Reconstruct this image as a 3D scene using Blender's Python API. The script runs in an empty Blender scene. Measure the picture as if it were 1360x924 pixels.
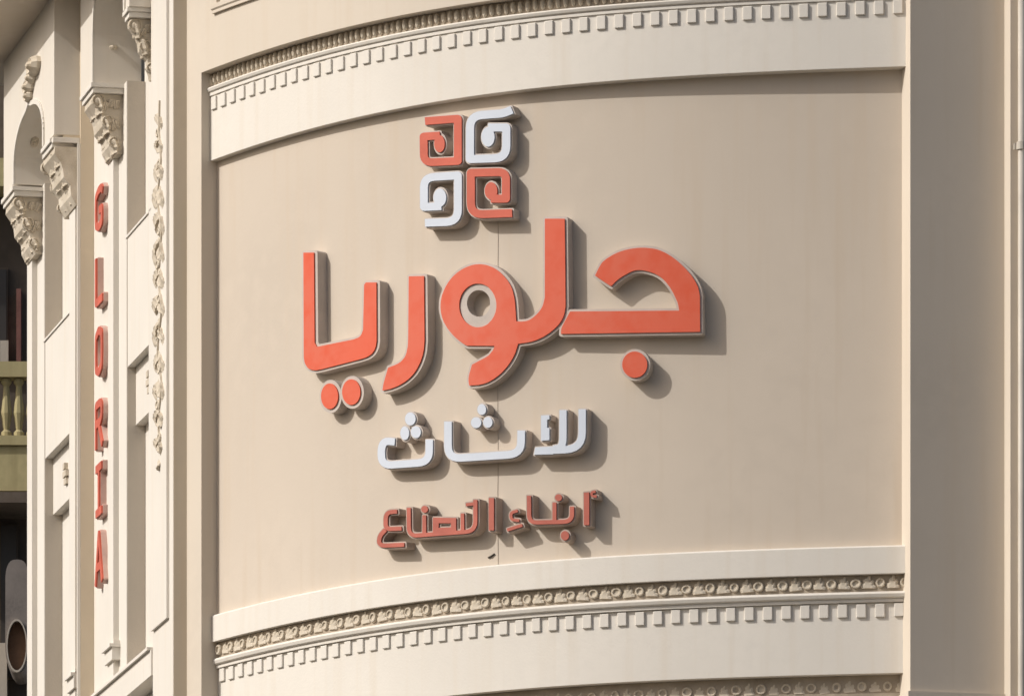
import bpy, bmesh, math, random
import numpy as np
from mathutils import Vector, Matrix
from mathutils.geometry import tessellate_polygon
random.seed(7)
R = math.radians
scene = bpy.context.scene
col = scene.collection

# ------------------------------------------------------------------ camera, sky, sun, exposure
S = 0.006                      # metres per unit
EYE = 1.6                      # camera height above the pavement
FL = 11000.0                   # focal length in photo pixels (photo 1360 wide)
HZ = 2595.0                    # horizon row in the photo (far below the frame: long lens, rise shift)
cam_d = bpy.data.cameras.new('camera')
cam = bpy.data.objects.new('camera', cam_d); col.objects.link(cam)
cam.location = (0, 0, EYE); cam.rotation_euler = (R(90), 0, 0)
cam_d.sensor_width = 36; cam_d.sensor_fit = 'HORIZONTAL'
cam_d.lens = FL / 1360 * 36
cam_d.shift_y = (HZ - 462) / 1360
cam_d.clip_start = 1; cam_d.clip_end = 3000
scene.camera = cam

SUN_AZ, SUN_EL = 72.0, 37.5    # degrees left of the line from wall to camera; elevation
to_sun = Vector((-math.sin(R(SUN_AZ)) * math.cos(R(SUN_EL)), -math.cos(R(SUN_AZ)) * math.cos(R(SUN_EL)), math.sin(R(SUN_EL))))
sun_d = bpy.data.lights.new('sun', 'SUN'); sun = bpy.data.objects.new('sun', sun_d); col.objects.link(sun)
sun_d.energy = 4.2; sun_d.angle = R(0.8); sun_d.color = (1.0, 0.98, 0.945)
sun.location = (-30, -10, 60)
sun.rotation_euler = to_sun.to_track_quat('Z', 'Y').to_euler()
world = bpy.data.worlds.new('World'); scene.world = world; world.use_nodes = True
wn = world.node_tree; bg = wn.nodes['Background']
sky = wn.nodes.new('ShaderNodeTexSky'); sky.sky_type = 'NISHITA'; sky.sun_disc = False
sky.sun_elevation = R(SUN_EL); sky.sun_rotation = math.atan2(to_sun.x, to_sun.y) % (2 * math.pi)
sky.air_density = 1.0; sky.dust_density = 5.0; sky.ozone_density = 1.0
wn.links.new(sky.outputs[0], bg.inputs[0]); bg.inputs[1].default_value = 0.14
vs = scene.view_settings
vs.view_transform = 'Standard'; vs.look = 'None'; vs.exposure = -0.53; vs.gamma = 1.0; vs.use_curve_mapping = False
scene.cycles.max_bounces = 6; scene.cycles.diffuse_bounces = 4

# ------------------------------------------------------------------ materials
def mat(name, base, rough=0.85, var=0.06, scale=2.2, bump=0.15, bscale=60, streak=0.0, spec=0.3, bevel=0.0, tint=None):
    m = bpy.data.materials.new(name); m.use_nodes = True
    nt = m.node_tree; N = nt.nodes; L = nt.links
    b = N['Principled BSDF']; b.inputs['Roughness'].default_value = rough
    b.inputs['Specular IOR Level'].default_value = spec
    tc = N.new('ShaderNodeTexCoord')
    def noise(sc, det, stretch=None):
        n = N.new('ShaderNodeTexNoise'); n.inputs['Scale'].default_value = sc; n.inputs['Detail'].default_value = det
        if stretch:
            mp = N.new('ShaderNodeMapping'); mp.inputs['Scale'].default_value = stretch
            L.new(tc.outputs['Object'], mp.inputs[0]); L.new(mp.outputs[0], n.inputs['Vector'])
        else:
            L.new(tc.outputs['Object'], n.inputs['Vector'])
        return n
    def mixc(fac_out, a, bcol, lo, hi):
        r = N.new('ShaderNodeMapRange'); r.inputs[1].default_value = lo; r.inputs[2].default_value = hi
        L.new(fac_out, r.inputs[0])
        mx = N.new('ShaderNodeMix'); mx.data_type = 'RGBA'
        L.new(r.outputs[0], mx.inputs[0])
        for k, c in ((6, a), (7, bcol)):
            if isinstance(c, tuple): mx.inputs[k].default_value = (*c, 1)
            else: L.new(c, mx.inputs[k])
        return mx.outputs[2]
    dark = tuple(c * (1 - 2 * var) for c in base) if tint is None else tint
    lite = tuple(min(1, c * (1 + var)) for c in base)
    c = mixc(noise(scale, 4).outputs[0], dark, lite, 0.3, 0.7)
    c = mixc(noise(scale * 14, 3).outputs[0], tuple(x * (1 - 0.6 * var) for x in base), c, 0.25, 0.55)
    if streak:
        n = noise(3.0, 5, (3.0, 3.0, 0.16))
        st = tuple(x * (1 - streak) * k for x, k in zip(base, (1.0, 0.97, 0.93)))
        c = mixc(n.outputs[0], c, st, 0.52, 0.82)
    L.new(c, b.inputs['Base Color'])
    nrm = None
    if bevel:
        bv = N.new('ShaderNodeBevel'); bv.samples = 4; bv.inputs[0].default_value = bevel; nrm = bv.outputs[0]
    if bump:
        bp = N.new('ShaderNodeBump'); bp.inputs['Strength'].default_value = bump; bp.inputs['Distance'].default_value = 0.01
        L.new(noise(bscale, 4).outputs[0], bp.inputs['Height'])
        if nrm: L.new(nrm, bp.inputs['Normal'])
        nrm = bp.outputs[0]
    if nrm: L.new(nrm, b.inputs['Normal'])
    return m
M = dict(
    panel=mat('beige_plaster', (0.60, 0.52, 0.43), var=0.035, scale=0.4, streak=0.045, bump=0.1, bscale=30),
    cream=mat('cream_plaster', (0.73, 0.685, 0.615), var=0.03, scale=0.8, streak=0.05, bump=0.15, bscale=45, bevel=0.006),
    tan=mat('tan_side', (0.65, 0.55, 0.415), var=0.05, scale=0.8, streak=0.06, bump=0.07, bscale=30),  # warmer, darker tone than the cream, set on side walls only
    arch=mat('arch_plaster', (0.70, 0.645, 0.565), var=0.03, scale=0.8, streak=0.05, bump=0.1, bscale=45),
    wall=mat('warm_plaster', (0.64, 0.565, 0.47), var=0.03, scale=0.6, streak=0.05, bump=0.07, bscale=30),
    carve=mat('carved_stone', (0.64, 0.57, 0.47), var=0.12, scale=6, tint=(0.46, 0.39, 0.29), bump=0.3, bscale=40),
    backing=mat('band_gap_shade', (0.42, 0.35, 0.27), var=0.15, scale=4, bump=0.25, bscale=40),  # shade in the gaps behind the carving, put into the backing colour
    grey_beige=mat('grey_beige_and_jamb_shade', (0.50, 0.445, 0.375), var=0.04, scale=0.8, streak=0.06, bump=0.2, bscale=45),  # jamb shade put into the colour; plain tone on curtain, rim, low panel
    orange=mat('orange_acrylic', (0.70, 0.10, 0.042), rough=0.5, var=0.06, scale=0.5, bump=0.03, bscale=8, spec=0.3, tint=(0.64, 0.15, 0.09)),
    coral=mat('faded_coral_acrylic', (0.62, 0.135, 0.085), rough=0.5, var=0.10, scale=3, bump=0.05, bscale=15, spec=0.25),
    white=mat('white_acrylic', (0.61, 0.66, 0.74), rough=0.35, var=0.03, scale=3, bump=0.05, bscale=15, spec=0.4),
    metal=mat('beige_letter_metal', (0.53, 0.465, 0.41), rough=0.55, var=0.07, scale=5, bump=0.08, bscale=20, spec=0.35),
    pink=mat('pinkish_letter_metal', (0.60, 0.40, 0.34), rough=0.55, var=0.08, scale=5, bump=0.08, bscale=20, spec=0.35),
    dullred=mat('dull_red_acrylic', (0.50, 0.14, 0.10), rough=0.55, var=0.12, scale=5, bump=0.05, bscale=15, spec=0.25),
    dullmetal=mat('dull_letter_metal', (0.46, 0.375, 0.315), rough=0.6, var=0.12, scale=5, bump=0.08, bscale=20, spec=0.3),
    pipe=mat('painted_pipe', (0.55, 0.50, 0.43), rough=0.5, var=0.08, bump=0.05),
    cable=mat('old_cable', (0.52, 0.445, 0.36), rough=0.8, var=0.1, bump=0.0),
    asphalt=mat('asphalt', (0.06, 0.058, 0.055), rough=0.9, var=0.2, scale=3, bump=0.3),
    paving=mat('pale_paving', (0.36, 0.32, 0.26), rough=0.9, var=0.15, scale=1.5, bump=0.3),
    olive=mat('olive_render', (0.47, 0.40, 0.21), var=0.12, scale=1.0, streak=0.25),
    brown=mat('dark_brown_render', (0.14, 0.11, 0.085), var=0.35, scale=0.8, streak=0.2),
    grey=mat('grey_awning_cloth', (0.27, 0.235, 0.21), var=0.2, scale=2.0),
    russet=mat('russet_lining', (0.26, 0.15, 0.09), var=0.25, scale=2.0),
    darkglass=mat('dark_glass', (0.05, 0.042, 0.036), rough=0.4, var=0.1, bump=0.0, spec=0.5),
    redpaint=mat('dull_red_paint', (0.24, 0.11, 0.09), var=0.2, scale=2.0),
)

# ------------------------------------------------------------------ helpers: objects
wl = {}                                                    # world location of every object built
def W(x, d, z): return Vector((x * S, d * S, z * S + EYE))
def tag(o, label, cat=None, group=None, kind=None):
    if label: o['label'] = label
    if cat: o['category'] = cat
    if group: o['group'] = group
    if kind: o['kind'] = kind
    return o
def thing(name, loc, label, cat, group=None):
    o = bpy.data.objects.new(name, None); col.objects.link(o)
    o.location = loc; o.empty_display_size = 0.3; wl[o] = Vector(loc)
    return tag(o, label, cat, group)
def link(o, parent, wloc):
    col.objects.link(o); wl[o] = Vector(wloc)
    o.location = wl[o] - (wl[parent] if parent else Vector())
    if parent: o.parent = parent
    return o
def obj(name, verts, faces, material, parent=None, smooth=False, fix=True):
    """one mesh object from world-space vertices; origin at the middle of its underside"""
    vs_ = [Vector(v) for v in verts]
    org = Vector((sum(v.x for v in vs_) / len(vs_), sum(v.y for v in vs_) / len(vs_), min(v.z for v in vs_)))
    me = bpy.data.meshes.new(name)
    me.from_pydata([v - org for v in vs_], [], faces)
    if fix:
        bm = bmesh.new(); bm.from_mesh(me); bmesh.ops.recalc_face_normals(bm, faces=bm.faces); bm.to_mesh(me); bm.free()
    if smooth:
        for p in me.polygons: p.use_smooth = True
    me.materials.append(material)
    return link(bpy.data.objects.new(name, me), parent, org)
def shared(name, me, parent, wloc, basis, scale=(1, 1, 1)):
    """another piece that shares mesh data; basis = (right, outward, up) world vectors"""
    o = bpy.data.objects.new(name, me); link(o, parent, wloc)
    r_ = basis[1].cross(basis[2])                          # keep it right-handed
    m3 = Matrix((r_, basis[1], basis[2])).transposed()
    o.rotation_euler = m3.to_euler(); o.scale = scale
    return o
class MB:
    def __init__(s): s.v = []; s.f = []
    def add(s, v, f):
        o = len(s.v); s.v += [Vector(p) for p in v]; s.f += [tuple(i + o for i in q) for q in f]
    def box8(s, p): s.add(p, [(0, 1, 2, 3), (7, 6, 5, 4), (0, 4, 5, 1), (1, 5, 6, 2), (2, 6, 7, 3), (3, 7, 4, 0)])
    def build(s, name, m, parent=None, smooth=False): return obj(name, s.v, s.f, m, parent, smooth)

# ------------------------------------------------------------------ the curved corner: plan curve of the fascia face
CF = (0.0247054206, -0.0197472176, 0.00972150335, -0.00189358464)
us = np.linspace(-475, 560, 700)
dd = FL * np.exp(-sum(c * (us / 500) ** (k + 1) for k, c in enumerate(CF)))
CX = us * dd / FL; CD = dd
tx = np.gradient(CX); td = np.gradient(CD); tl = np.hypot(tx, td); tx /= tl; td /= tl
NX = td.copy(); ND = -tx.copy()                            # outward normal (towards the street)
LL = np.concatenate([[0], np.cumsum(np.hypot(np.diff(CX), np.diff(CD)))])
def at(l, n=0.0):
    x = np.interp(l, LL, CX); d = np.interp(l, LL, CD); nx = np.interp(l, LL, NX); nd = np.interp(l, LL, ND)
    q = math.hypot(nx, nd)
    return x + n * nx / q, d + n * nd / q
def frame(l):
    nx = np.interp(l, LL, NX); nd = np.interp(l, LL, ND); q = math.hypot(nx, nd); nx /= q; nd /= q
    return Vector((-nd, nx, 0)), Vector((nx, nd, 0)), Vector((0, 0, 1))
_cache = {}
def l_of(px, n):
    """arc length on the wall offset by n where the photo column px looks at it"""
    k = round(n, 2)
    if k not in _cache:
        x = CX + n * NX; d = CD + n * ND
        _cache[k] = FL * x / d
    return float(np.interp(px - 680, _cache[k], LL))
LA, LE = l_of(280, 0), l_of(1203, 0)                        # the recessed sign bay: from the left pier to the right pier
def overhang(l): return 11 + 7 * min(1, max(0, (l - LA) / (LE - LA)))
def sweep(mb, prof, l0, l1, step=12, nfun=None):
    """closed (n, z) profile swept along the wall"""
    k = max(2, int(abs(l1 - l0) / step)); pts = []; n_ = len(prof)
    for i in range(k + 1):
        l = l0 + (l1 - l0) * i / k
        for (n, z) in prof:
            pts.append(W(*at(l, n + (nfun(l) if nfun else 0)), z))
    fs = []
    for i in range(k):
        for j in range(n_):
            a = i * n_ + j; b = i * n_ + (j + 1) % n_
            fs.append((a, b, b + n_, a + n_))
    fs.append(tuple(range(n_))); fs.append(tuple(k * n_ + j for j in reversed(range(n_))))
    mb.add(pts, fs)
ZG = -EYE / S                                               # pavement level in wall units

# ------------------------------------------------------------------ the flat side street facade
TF = Vector((-0.2217, 0.9751)); NF = Vector((-0.9751, -0.2217))
Bx, Bd = at(l_of(247.5, 14), 14)
F0 = Vector((Bx, Bd)) + 18.5 * NF
def fac(s, n): return F0.x + TF.x * s + NF.x * n, F0.y + TF.y * s + NF.y * n
def s_of(px, n):
    u = px - 680
    return (u * (F0.y + NF.y * n) / FL - F0.x - NF.x * n) / (TF.x - u * TF.y / FL)
def zf(px, py, n):
    x, d = fac(s_of(px, n), n); return (HZ - py) * d / FL
def fbox(mb, s0, s1, n0, n1, z0, z1):
    mb.box8([W(*fac(s0, n0), z0), W(*fac(s1, n0), z0), W(*fac(s1, n1), z0), W(*fac(s0, n1), z0),
             W(*fac(s0, n0), z1), W(*fac(s1, n0), z1), W(*fac(s1, n1), z1), W(*fac(s0, n1), z1)])
def fpart(name, m, parent, *boxes):
    mb = MB()
    for b in boxes: fbox(mb, *b)
    return mb.build(name, m, parent)
FB = (Vector((-TF.x, -TF.y, 0)), Vector((NF.x, NF.y, 0)), Vector((0, 0, 1)))   # right, outward, up seen from the side street
ZT = 3150                                                   # top of what is built

# ------------------------------------------------------------------ ground
gx, gy = 0, 90
def sheet(name, x0, x1, y0, y1, z, m):
    o = obj(name, [(x0, y0, z), (x1, y0, z), (x1, y1, z), (x0, y1, z)], [(0, 1, 2, 3)], m, None)
    o['kind'] = 'structure'; return o
sheet('road', -900, 900, -900, 1500, -0.12, M['asphalt'])
mb = MB(); mb.box8([(-3.6, 48, -.119), (60, 48, -.119), (60, 400, -.119), (-3.6, 400, -.119), (-3.6, 48, 0), (60, 48, 0), (60, 400, 0), (-3.6, 400, 0)])
o = mb.build('pavement', M['paving']); o['kind'] = 'structure'

# ------------------------------------------------------------------ the corner building
bl = W(CX[350], CD[350], ZG)
B = thing('corner_building', bl, 'cream plastered corner building with curved sign bay and arched side facade', 'building')

# curved sign panel and plain wall bands
def wallband(name, m, prof, l0=None, l1=None, nfun=None):
    mb = MB(); sweep(mb, prof, LA - 45 if l0 is None else l0, LE + 30 if l1 is None else l1, 12, nfun)
    return mb.build(name, m, B, True if False else False)
ov = lambda l: -overhang(l)
sign_panel = wallband('sign_panel', M['panel'], [(0, 1846), (0, 2478), (-40, 2478), (-40, 1846)], nfun=ov)
sign_panel['label'] = 'smooth beige curved wall panel behind the lettering'
mb = MB(); sweep(mb, [(14, ZG), (14, ZT), (-60, ZT), (-60, ZG)], l_of(247.5, 14) - 3, l_of(267.5, 14), 6)
sweep(mb, [(14, 2594), (14, ZT), (-60, ZT), (-60, 2594)], l_of(267.5, 14), LE + 25, 12)
mb.build('upper_wall', M['wall'], B)

# raised frame on the upper wall
mb = MB(); l0 = l_of(283, 16); zb = (HZ - 19) * at(l0, 16)[1] / FL
sweep(mb, [(13, zb), (18, zb), (18, zb + 4), (20, zb + 6), (20, zb + 12), (13, zb + 12)], l0, LE - 60, 10)
sweep(mb, [(13, zb + 12.1), (19, zb + 12.1), (19, zb + 180), (13, zb + 180)], l0, l0 + 14, 7)
mb.build('raised_frame', M['wall'], B)

# shared carved pieces ------------------------------------------------------
def lathe_mesh(name, prof, seg, m, axis='Y'):
    v = []; f = []
    for i in range(seg):
        a = 2 * math.pi * i / seg
        for (r, h) in prof: v.append((r * math.cos(a) * S, h * S, r * math.sin(a) * S))
    k = len(prof)
    for i in range(seg):
        j = (i + 1) % seg
        for q in range(k - 1): f.append((i * k + q, i * k + q + 1, j * k + q + 1, j * k + q))
    f.append(tuple(i * k + k - 1 for i in range(seg)))
    me = bpy.data.meshes.new(name); me.from_pydata(v, [], f)
    bm = bmesh.new(); bm.from_mesh(me); bmesh.ops.remove_doubles(bm, verts=bm.verts, dist=1e-5); bmesh.ops.recalc_face_normals(bm, faces=bm.faces); bm.to_mesh(me); bm.free()
    me.materials.append(m); return me
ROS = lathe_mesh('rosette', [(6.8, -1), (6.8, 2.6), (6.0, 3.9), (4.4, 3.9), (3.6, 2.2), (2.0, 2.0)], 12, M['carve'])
def fan_mesh():
    v = []; f = []
    out = []
    for i in range(15):                                      # scalloped fan of five petals standing on its base
        a = math.pi * i / 14; r = 10.6 - (2.2 if i % 3 == 0 else 0) + (1.5 if 5 < i < 9 else 0)
        out.append((math.cos(a) * r, math.sin(a) * r * 1.45 - 7.5))
    for (x, z) in out: v.append((x * S, -1 * S, z * S))
    for (x, z) in out: v.append((x * .85 * S, 1.6 * S, z * S))
    for (x, z) in out: v.append((x * .5 * S, 3.0 * S, ((z + 7.5) * .62 - 7.0) * S))
    k = 15
    for i in range(k):
        j = (i + 1) % k
        f.append((i, j, k + j, k + i)); f.append((k + i, k + j, 2 * k + j, 2 * k + i))
    f.append(tuple(range(2 * k, 3 * k)))
    me = bpy.data.meshes.new('palmette'); me.from_pydata(v, [], f)
    bm = bmesh.new(); bm.from_mesh(me); bmesh.ops.recalc_face_normals(bm, faces=bm.faces); bm.to_mesh(me); bm.free()
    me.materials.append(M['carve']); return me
FAN = fan_mesh()
def block_mesh(name, w, dp, h, m, bev=0.7):
    bm = bmesh.new()
    bmesh.ops.create_cube(bm, size=1, matrix=Matrix.Diagonal((w * S, dp * S, h * S, 1)))
    bmesh.ops.bevel(bm, geom=[e for e in bm.edges], offset=bev * S, segments=1, affect='EDGES')
    me = bpy.data.meshes.new(name); bm.to_mesh(me); bm.free(); me.materials.append(m); return me
DEN = block_mesh('dentil', 12.8, 8, 18, M['cream'])
def egg_mesh():
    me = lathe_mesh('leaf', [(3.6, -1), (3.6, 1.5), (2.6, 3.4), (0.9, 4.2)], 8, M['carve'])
    for v_ in me.vertices: v_.co.z *= 2.4; v_.co.y *= 1.3
    return me
EGG = egg_mesh()

def cornice(name, zs, nb, label):
    """zs = z of soffit, band bottom, moulding bottom, fillet bottom ; nb = n of band, moulding, fillet, frieze"""
    z0, z1, z2, z3, zd, zb = zs; n_band, n_mould, n_fil, n_fr = nb
    mb = MB()
    sweep(mb, [(n_mould - 4, z1), (n_mould, z1 - 1), (n_mould + 1.5, (z1 + z2) / 2 + 1), (n_mould, z2 + 1.5), (n_mould - 3, z2), (-40, z2), (-40, z1)], LA - 25, LE + 20, 12)
    c = mb.build(name, M['cream'], B); c['label'] = label
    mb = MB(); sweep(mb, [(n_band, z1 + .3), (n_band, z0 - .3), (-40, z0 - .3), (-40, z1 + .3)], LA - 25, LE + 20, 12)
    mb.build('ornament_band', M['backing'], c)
    mb = MB(); sweep(mb, [(n_fil, z3), (n_fil, z2 - .3), (-40, z2 - .3), (-40, z3)], LA - 25, LE + 20, 12)
    mb.build('fillet', M['cream'], c)
    mb = MB(); sweep(mb, [(n_fr, zb), (n_fr, z3 - .3), (-40, z3 - .3), (-40, zb)], LA - 25, LE + 20, 12)
    fr = mb.build('frieze', M['cream'], c)
    return c
TOPZ = (2594, 2575, 2567, 2562.5, 2542, 2474)
LOWZ = (1811, 1789, 1779.5, 1775, 1755, 1682)
top_cornice = cornice('cornice', TOPZ, (-3, 4, 2, 0), 'upper cornice with dentils above the sign panel')
low_cornice = cornice('cornice', LOWZ, (-11, -5.5, -9, -13), 'lower cornice with rosettes and dentils below the sign panel')
def corona(z0, z1, n):
    mb = MB(); sweep(mb, [(n, z0), (n, z1 - 2), (n - 1.5, z1), (-40, z1), (-40, z0)], LA - 25, LE + 20, 12)
    return mb.build('corona', M['cream'], low_cornice)
corona(1811, 1848, -2.5)
# the next cornice below, only its carved top shows
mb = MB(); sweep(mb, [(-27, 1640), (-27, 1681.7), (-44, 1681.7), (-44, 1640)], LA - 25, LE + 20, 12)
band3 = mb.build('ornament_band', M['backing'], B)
mb = MB(); sweep(mb, [(-16, ZG), (-16, 1639.7), (-44, 1639.7), (-44, ZG)], LA - 25, LE + 20, 20)
mb.build('lower_wall', M['wall'], B)

def row(me, name, parent, n, z, pitch, l0, l1, phase=0.0, jit=0.0, alt=None):
    l = l0 + pitch * phase; i = 0
    while l < l1:
        m_ = me if (alt is None or i % 2 == 0) else alt[0]
        nm = name if (alt is None or i % 2 == 0) else alt[1]
        r_, o_, u_ = frame(l); ang = random.uniform(-jit, jit)
        x, d = at(l, n)
        o = shared(nm, m_, parent, W(x, d, z + random.uniform(-.4, .4)), (r_, o_, u_))
        if jit: o.rotation_euler.rotate_axis('Y', ang); o.scale = (random.uniform(.88, 1.1), random.uniform(.8, 1.1), random.uniform(.9, 1.06))
        l += pitch; i += 1
row(DEN, 'dentil', top_cornice, -1.2, 2551.6, 24.9, LA + 4, LE + 12, .3)
row(DEN, 'dentil', low_cornice, -14.2, 1764.6, 24.9, LA + 4, LE + 12, .3)
row(ROS, 'rosette', low_cornice, -11, 1800, 16.2, LA - 2, LE + 8, .5, .1, (FAN, 'palmette'))
row(EGG, 'leaf', top_cornice, -3, 2585, 11.0, LA - 6, LE + 8, .5, .06)
row(ROS, 'rosette', band3, -29, 1667, 16.9, LA - 2, LE + 8, .1, .1, (FAN, 'palmette'))

# ------------------------------------------------------------------ right hand pier (flat, turned a little away from the sun)
PN = Vector((0.2217, -0.9751)); PT = Vector((0.9751, 0.2217))
ex, ed = at(LE, 0)
P0 = Vector((ex, ed)) + 22 * PN
def pier(a, n): return P0.x + PT.x * a + PN.x * n, P0.y + PT.y * a + PN.y * n
def a_of(px, n):
    u = px - 680
    return (u * (P0.y + PN.y * n) / FL - P0.x - PN.x * n) / (PT.x - u * PT.y / FL)
def pbox(mb, a0, a1, n0, n1, z0, z1):
    mb.box8([W(*pier(a0, n0), z0), W(*pier(a1, n0), z0), W(*pier(a1, n1), z0), W(*pier(a0, n1), z0),
             W(*pier(a0, n0), z1), W(*pier(a1, n0), z1), W(*pier(a1, n1), z1), W(*pier(a0, n1), z1)])
def ppart(name, m, parent, *boxes):
    mb = MB()
    for b in boxes: pbox(mb, *b)
    return mb.build(name, m, parent)
a1 = a_of(1334, 0); zled = (HZ - 917) * P0.y / FL
p_ = ppart('pier', M['wall'], B, (0, a1 + 3, -130, 0, zled, ZT)); p_['label'] = 'wide plain pier in half shade beside the sign panel'
ppart('pier_base', M['wall'], B, (-4, a1 + 3, -130, 5, zled - 26, zled - .4), (0, a1 + 3, -130, 1, ZG, zled - 26.4))
a2 = a_of(1342, 28)
ppart('outer_pier', M['wall'], B, (a1, a1 + 400, -130, 28, ZG, ZT), (a2 + 13, a1 + 400, 28.3, 36, ZG, ZT))
# ------------------------------------------------------------------ side facade of the building
nP = 0
s203 = s_of(203, 0); s198 = s_of(198, -6)
zbase1 = zf(205, 857, 0)
zpb = zf(205, 834, 4)
pil = fpart('pilaster', M['cream'], B, (0, s203, -90, 0, ZG, ZT), (s_of(221, 4), s203 - 8, 0.2, 4, zpb, ZT - 1),
            (s203 + .3, s_of(197.5, -7), -90, -7, zbase1 - 4, ZT))
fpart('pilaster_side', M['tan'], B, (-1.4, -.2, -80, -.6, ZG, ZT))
pil['label'] = 'tall pilaster with a carved garland between the arches and the sign panel'

sb1 = s_of(161, 0)                                           # far jamb of the nearer bay
sA1 = s_of(197.5, -7)
sC = s_of(125, -2)                                           # where the farther bay steps forward
N2 = 22
s_c = sC; s_in = s_of(85, N2); sd = s_of(52, N2); se = s_of(36, N2)
zled1 = zf(203, 853, 5)
# recessed back walls of the two bays
WIN = -35
fpart('bay_back_wall', M['cream'], B, (sA1 - 40, sb1 + 5, -130, WIN, zled1 - 6, ZT))
fpart('bay_back_wall', M['cream'], B, (s_in - 10, sd + 5, -130, N2 - 35, zled1 - 200, ZT))
# columns: front shaft, step, bead
def column(sf0, sf1, sb0, n0, ztop, zbot, back):
    c = fpart('column', M['cream'], B, (sf0, sf1, back, n0, zbot, ztop))
    fpart('bead', M['cream'], c, (sb0, sf0 - .3, back, n0 - 8, zbot, ztop))
    return c
zcap = zf(125, 112, 34)                                       # top of the capitals (same level in both bays)
zcap2 = zf(66, 186, 56)
zsoff1 = zf(128, 57, 34)
col1 = column(s_of(150.5, 0), s_of(143, 0), sb1, 0, zcap, zled1, -130)
fpart('letter_pier', M['cream'], B, (s_of(143, 0) + .3, sC, -130, -2, zled1, ZT))
col2 = column(s_of(92, N2), s_of(100, N2), s_of(85, N2), N2, zcap2, zled1 - 120, -40)
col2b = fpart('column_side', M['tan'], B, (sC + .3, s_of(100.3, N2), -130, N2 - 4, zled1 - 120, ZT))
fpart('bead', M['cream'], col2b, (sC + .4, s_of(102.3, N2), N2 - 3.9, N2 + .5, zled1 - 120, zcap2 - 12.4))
col3 = column(s_of(42.5, N2), se, sd, N2, zcap2, zled1 - 200, -130)
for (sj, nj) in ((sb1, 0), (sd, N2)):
    fpart('jamb', M['grey_beige'], B, (sj - 2.2, sj - .3, nj - 34.4, nj - 8.6, zled1 - 200, (zcap if nj == 0 else zcap2)))  # thin added lining, its darker colour stands in for shade on the jamb
# column bases
def cbase(parent, s0, s1, n0, z):
    fpart('base', M['cream'], parent, (s0 - 5, s1 + 5, -30, n0 + 8, z - 2, z + 3), (s0 - 3, s1 + 3, -30, n0 + 4, z - 20, z - 2.3), (s0 - 2.5, s1 + 2.5, -30, n0 + 2, z + 3.3, z + 8))
cbase(col1, s_of(152, 0), s_of(143, 0), 0, zf(140, 861, 8))
cbase(col2, s_of(92, N2), s_of(102, N2), N2, zf(88, 900, N2 + 8))
# apron panels inside the bays
def apron(sA, sB, n0, px, y0, y1, y2, dep):
    zt = zf(px, y0, n0 - 9); zm = zf(px, y1, n0 - 9); zl = zf(px + 12, y2, n0 - 21)
    a = fpart('apron_panel', M['cream'], B, (sA, sB + 4, dep - 5, n0 - 9, zm, zt))
    fpart('cap', M['cream'], a, (sA, sB + 4, dep - 5, n0 - 7, zt + .3, zt + 3.5))
    fpart('drip', M['cream'], a, (sA, sB + 4, dep - 5, n0 - 21, zl, zm - .4))
    mb = MB()
    sm = sA + (sB - sA) * .45
    for (q, w) in ((0, 9), (1, 14), (2, 7)):
        fbox(mb, sm - w, sm + w, n0 - 21, n0 - 17 + q, zl + 24 + q * 11, zl + 33 + q * 11)
    mb.build('carving', M['carve'], a)
apron(sA1 - 40, sb1, 0, 170, 316, 487, 563, WIN)
apron(s_in - 10, sd, N2, 62, 452, 607, 680, N2 - 35)
# ledge and plinth
fpart('ledge', M['cream'], B, (s203 + 8, sC + 200, -130, 7, zled1 - 5, zled1 - .5))
zop = zf(205, 893, 2)
fpart('plinth_wall', M['cream'], B, (s203 + .3, sC + 200, -130, 2.6, zop, zled1 - 5.5), (s203 + .3, sC + 200, -130, -26, ZG, zop - .3))
fpart('far_plinth', M['cream'], B, (sC + 200.5, se, -130, N2 + 2, ZG, zled1 - 200.5), (sC - .5, sC + 200, -130, N2 + 1.5, ZG, zled1 - 120.5))

# arches: a deep stilted arch per bay, its intrados running back to the recessed wall
def arch(sn0, sn1, sf0, sf1, n1, nback, zfoot_n, zfoot_f, zsp, zcr, ztop, name):
    K = 14; w = (sf0 - sn1) / 2; sm = (sf0 + sn1) / 2
    def zint(s):
        a = min(1, abs(s - sm) / w)
        return zsp + (zcr - zsp) * ((1 - a ** 2.2) ** .5 * .9 + max(0, 1 - a * 5) ** 1.5 * .10)
    curve = [(sm + w * math.sin(math.pi / 2 * i / K), 0) for i in range(-K, K + 1)]
    curve = [(q[0], zint(q[0])) for q in curve]
    poly = [(sn0, zfoot_n), (sn1, zfoot_n)] + curve + [(sf0, zfoot_f), (sf1, zfoot_f), (sf1, ztop), (sn0, ztop)]
    tris = tessellate_polygon([[Vector((p[0], p[1], 0)) for p in poly]]); k = len(poly)
    v = [W(*fac(p[0], n1), p[1]) for p in poly] + [W(*fac(p[0], nback), p[1]) for p in poly]
    f = [tuple(t) for t in tris] + [tuple(i + k for i in reversed(t)) for t in tris]
    for i in range(k): j = (i + 1) % k; f.append((i, j, j + k, i + k))
    a_ = obj(name, v, f, M['arch'], B)
    mb = MB(); full = [(sn1, zfoot_n)] + curve + [(sf0, zfoot_f)]           # archivolt moulding round the opening
    for (p, q) in zip(full[:-1], full[1:]):
        nrm = Vector((-(q[1] - p[1]), q[0] - p[0])); nrm.normalize()
        P = [(p[0], p[1]), (q[0], q[1]), (q[0] + nrm.x * 9, q[1] + nrm.y * 7), (p[0] + nrm.x * 9, p[1] + nrm.y * 7)]
        mb.box8([W(*fac(x, n1 + .2), z) for x, z in P] + [W(*fac(x, n1 + 2.5), z) for x, z in P])
    mb.build('archivolt', M['cream'], a_)
    return a_, zint
sn1 = s_of(198, 0)
zcr2 = zf(45, 131, N2 + 34)
znear = zf(172, 8, 34)
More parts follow.
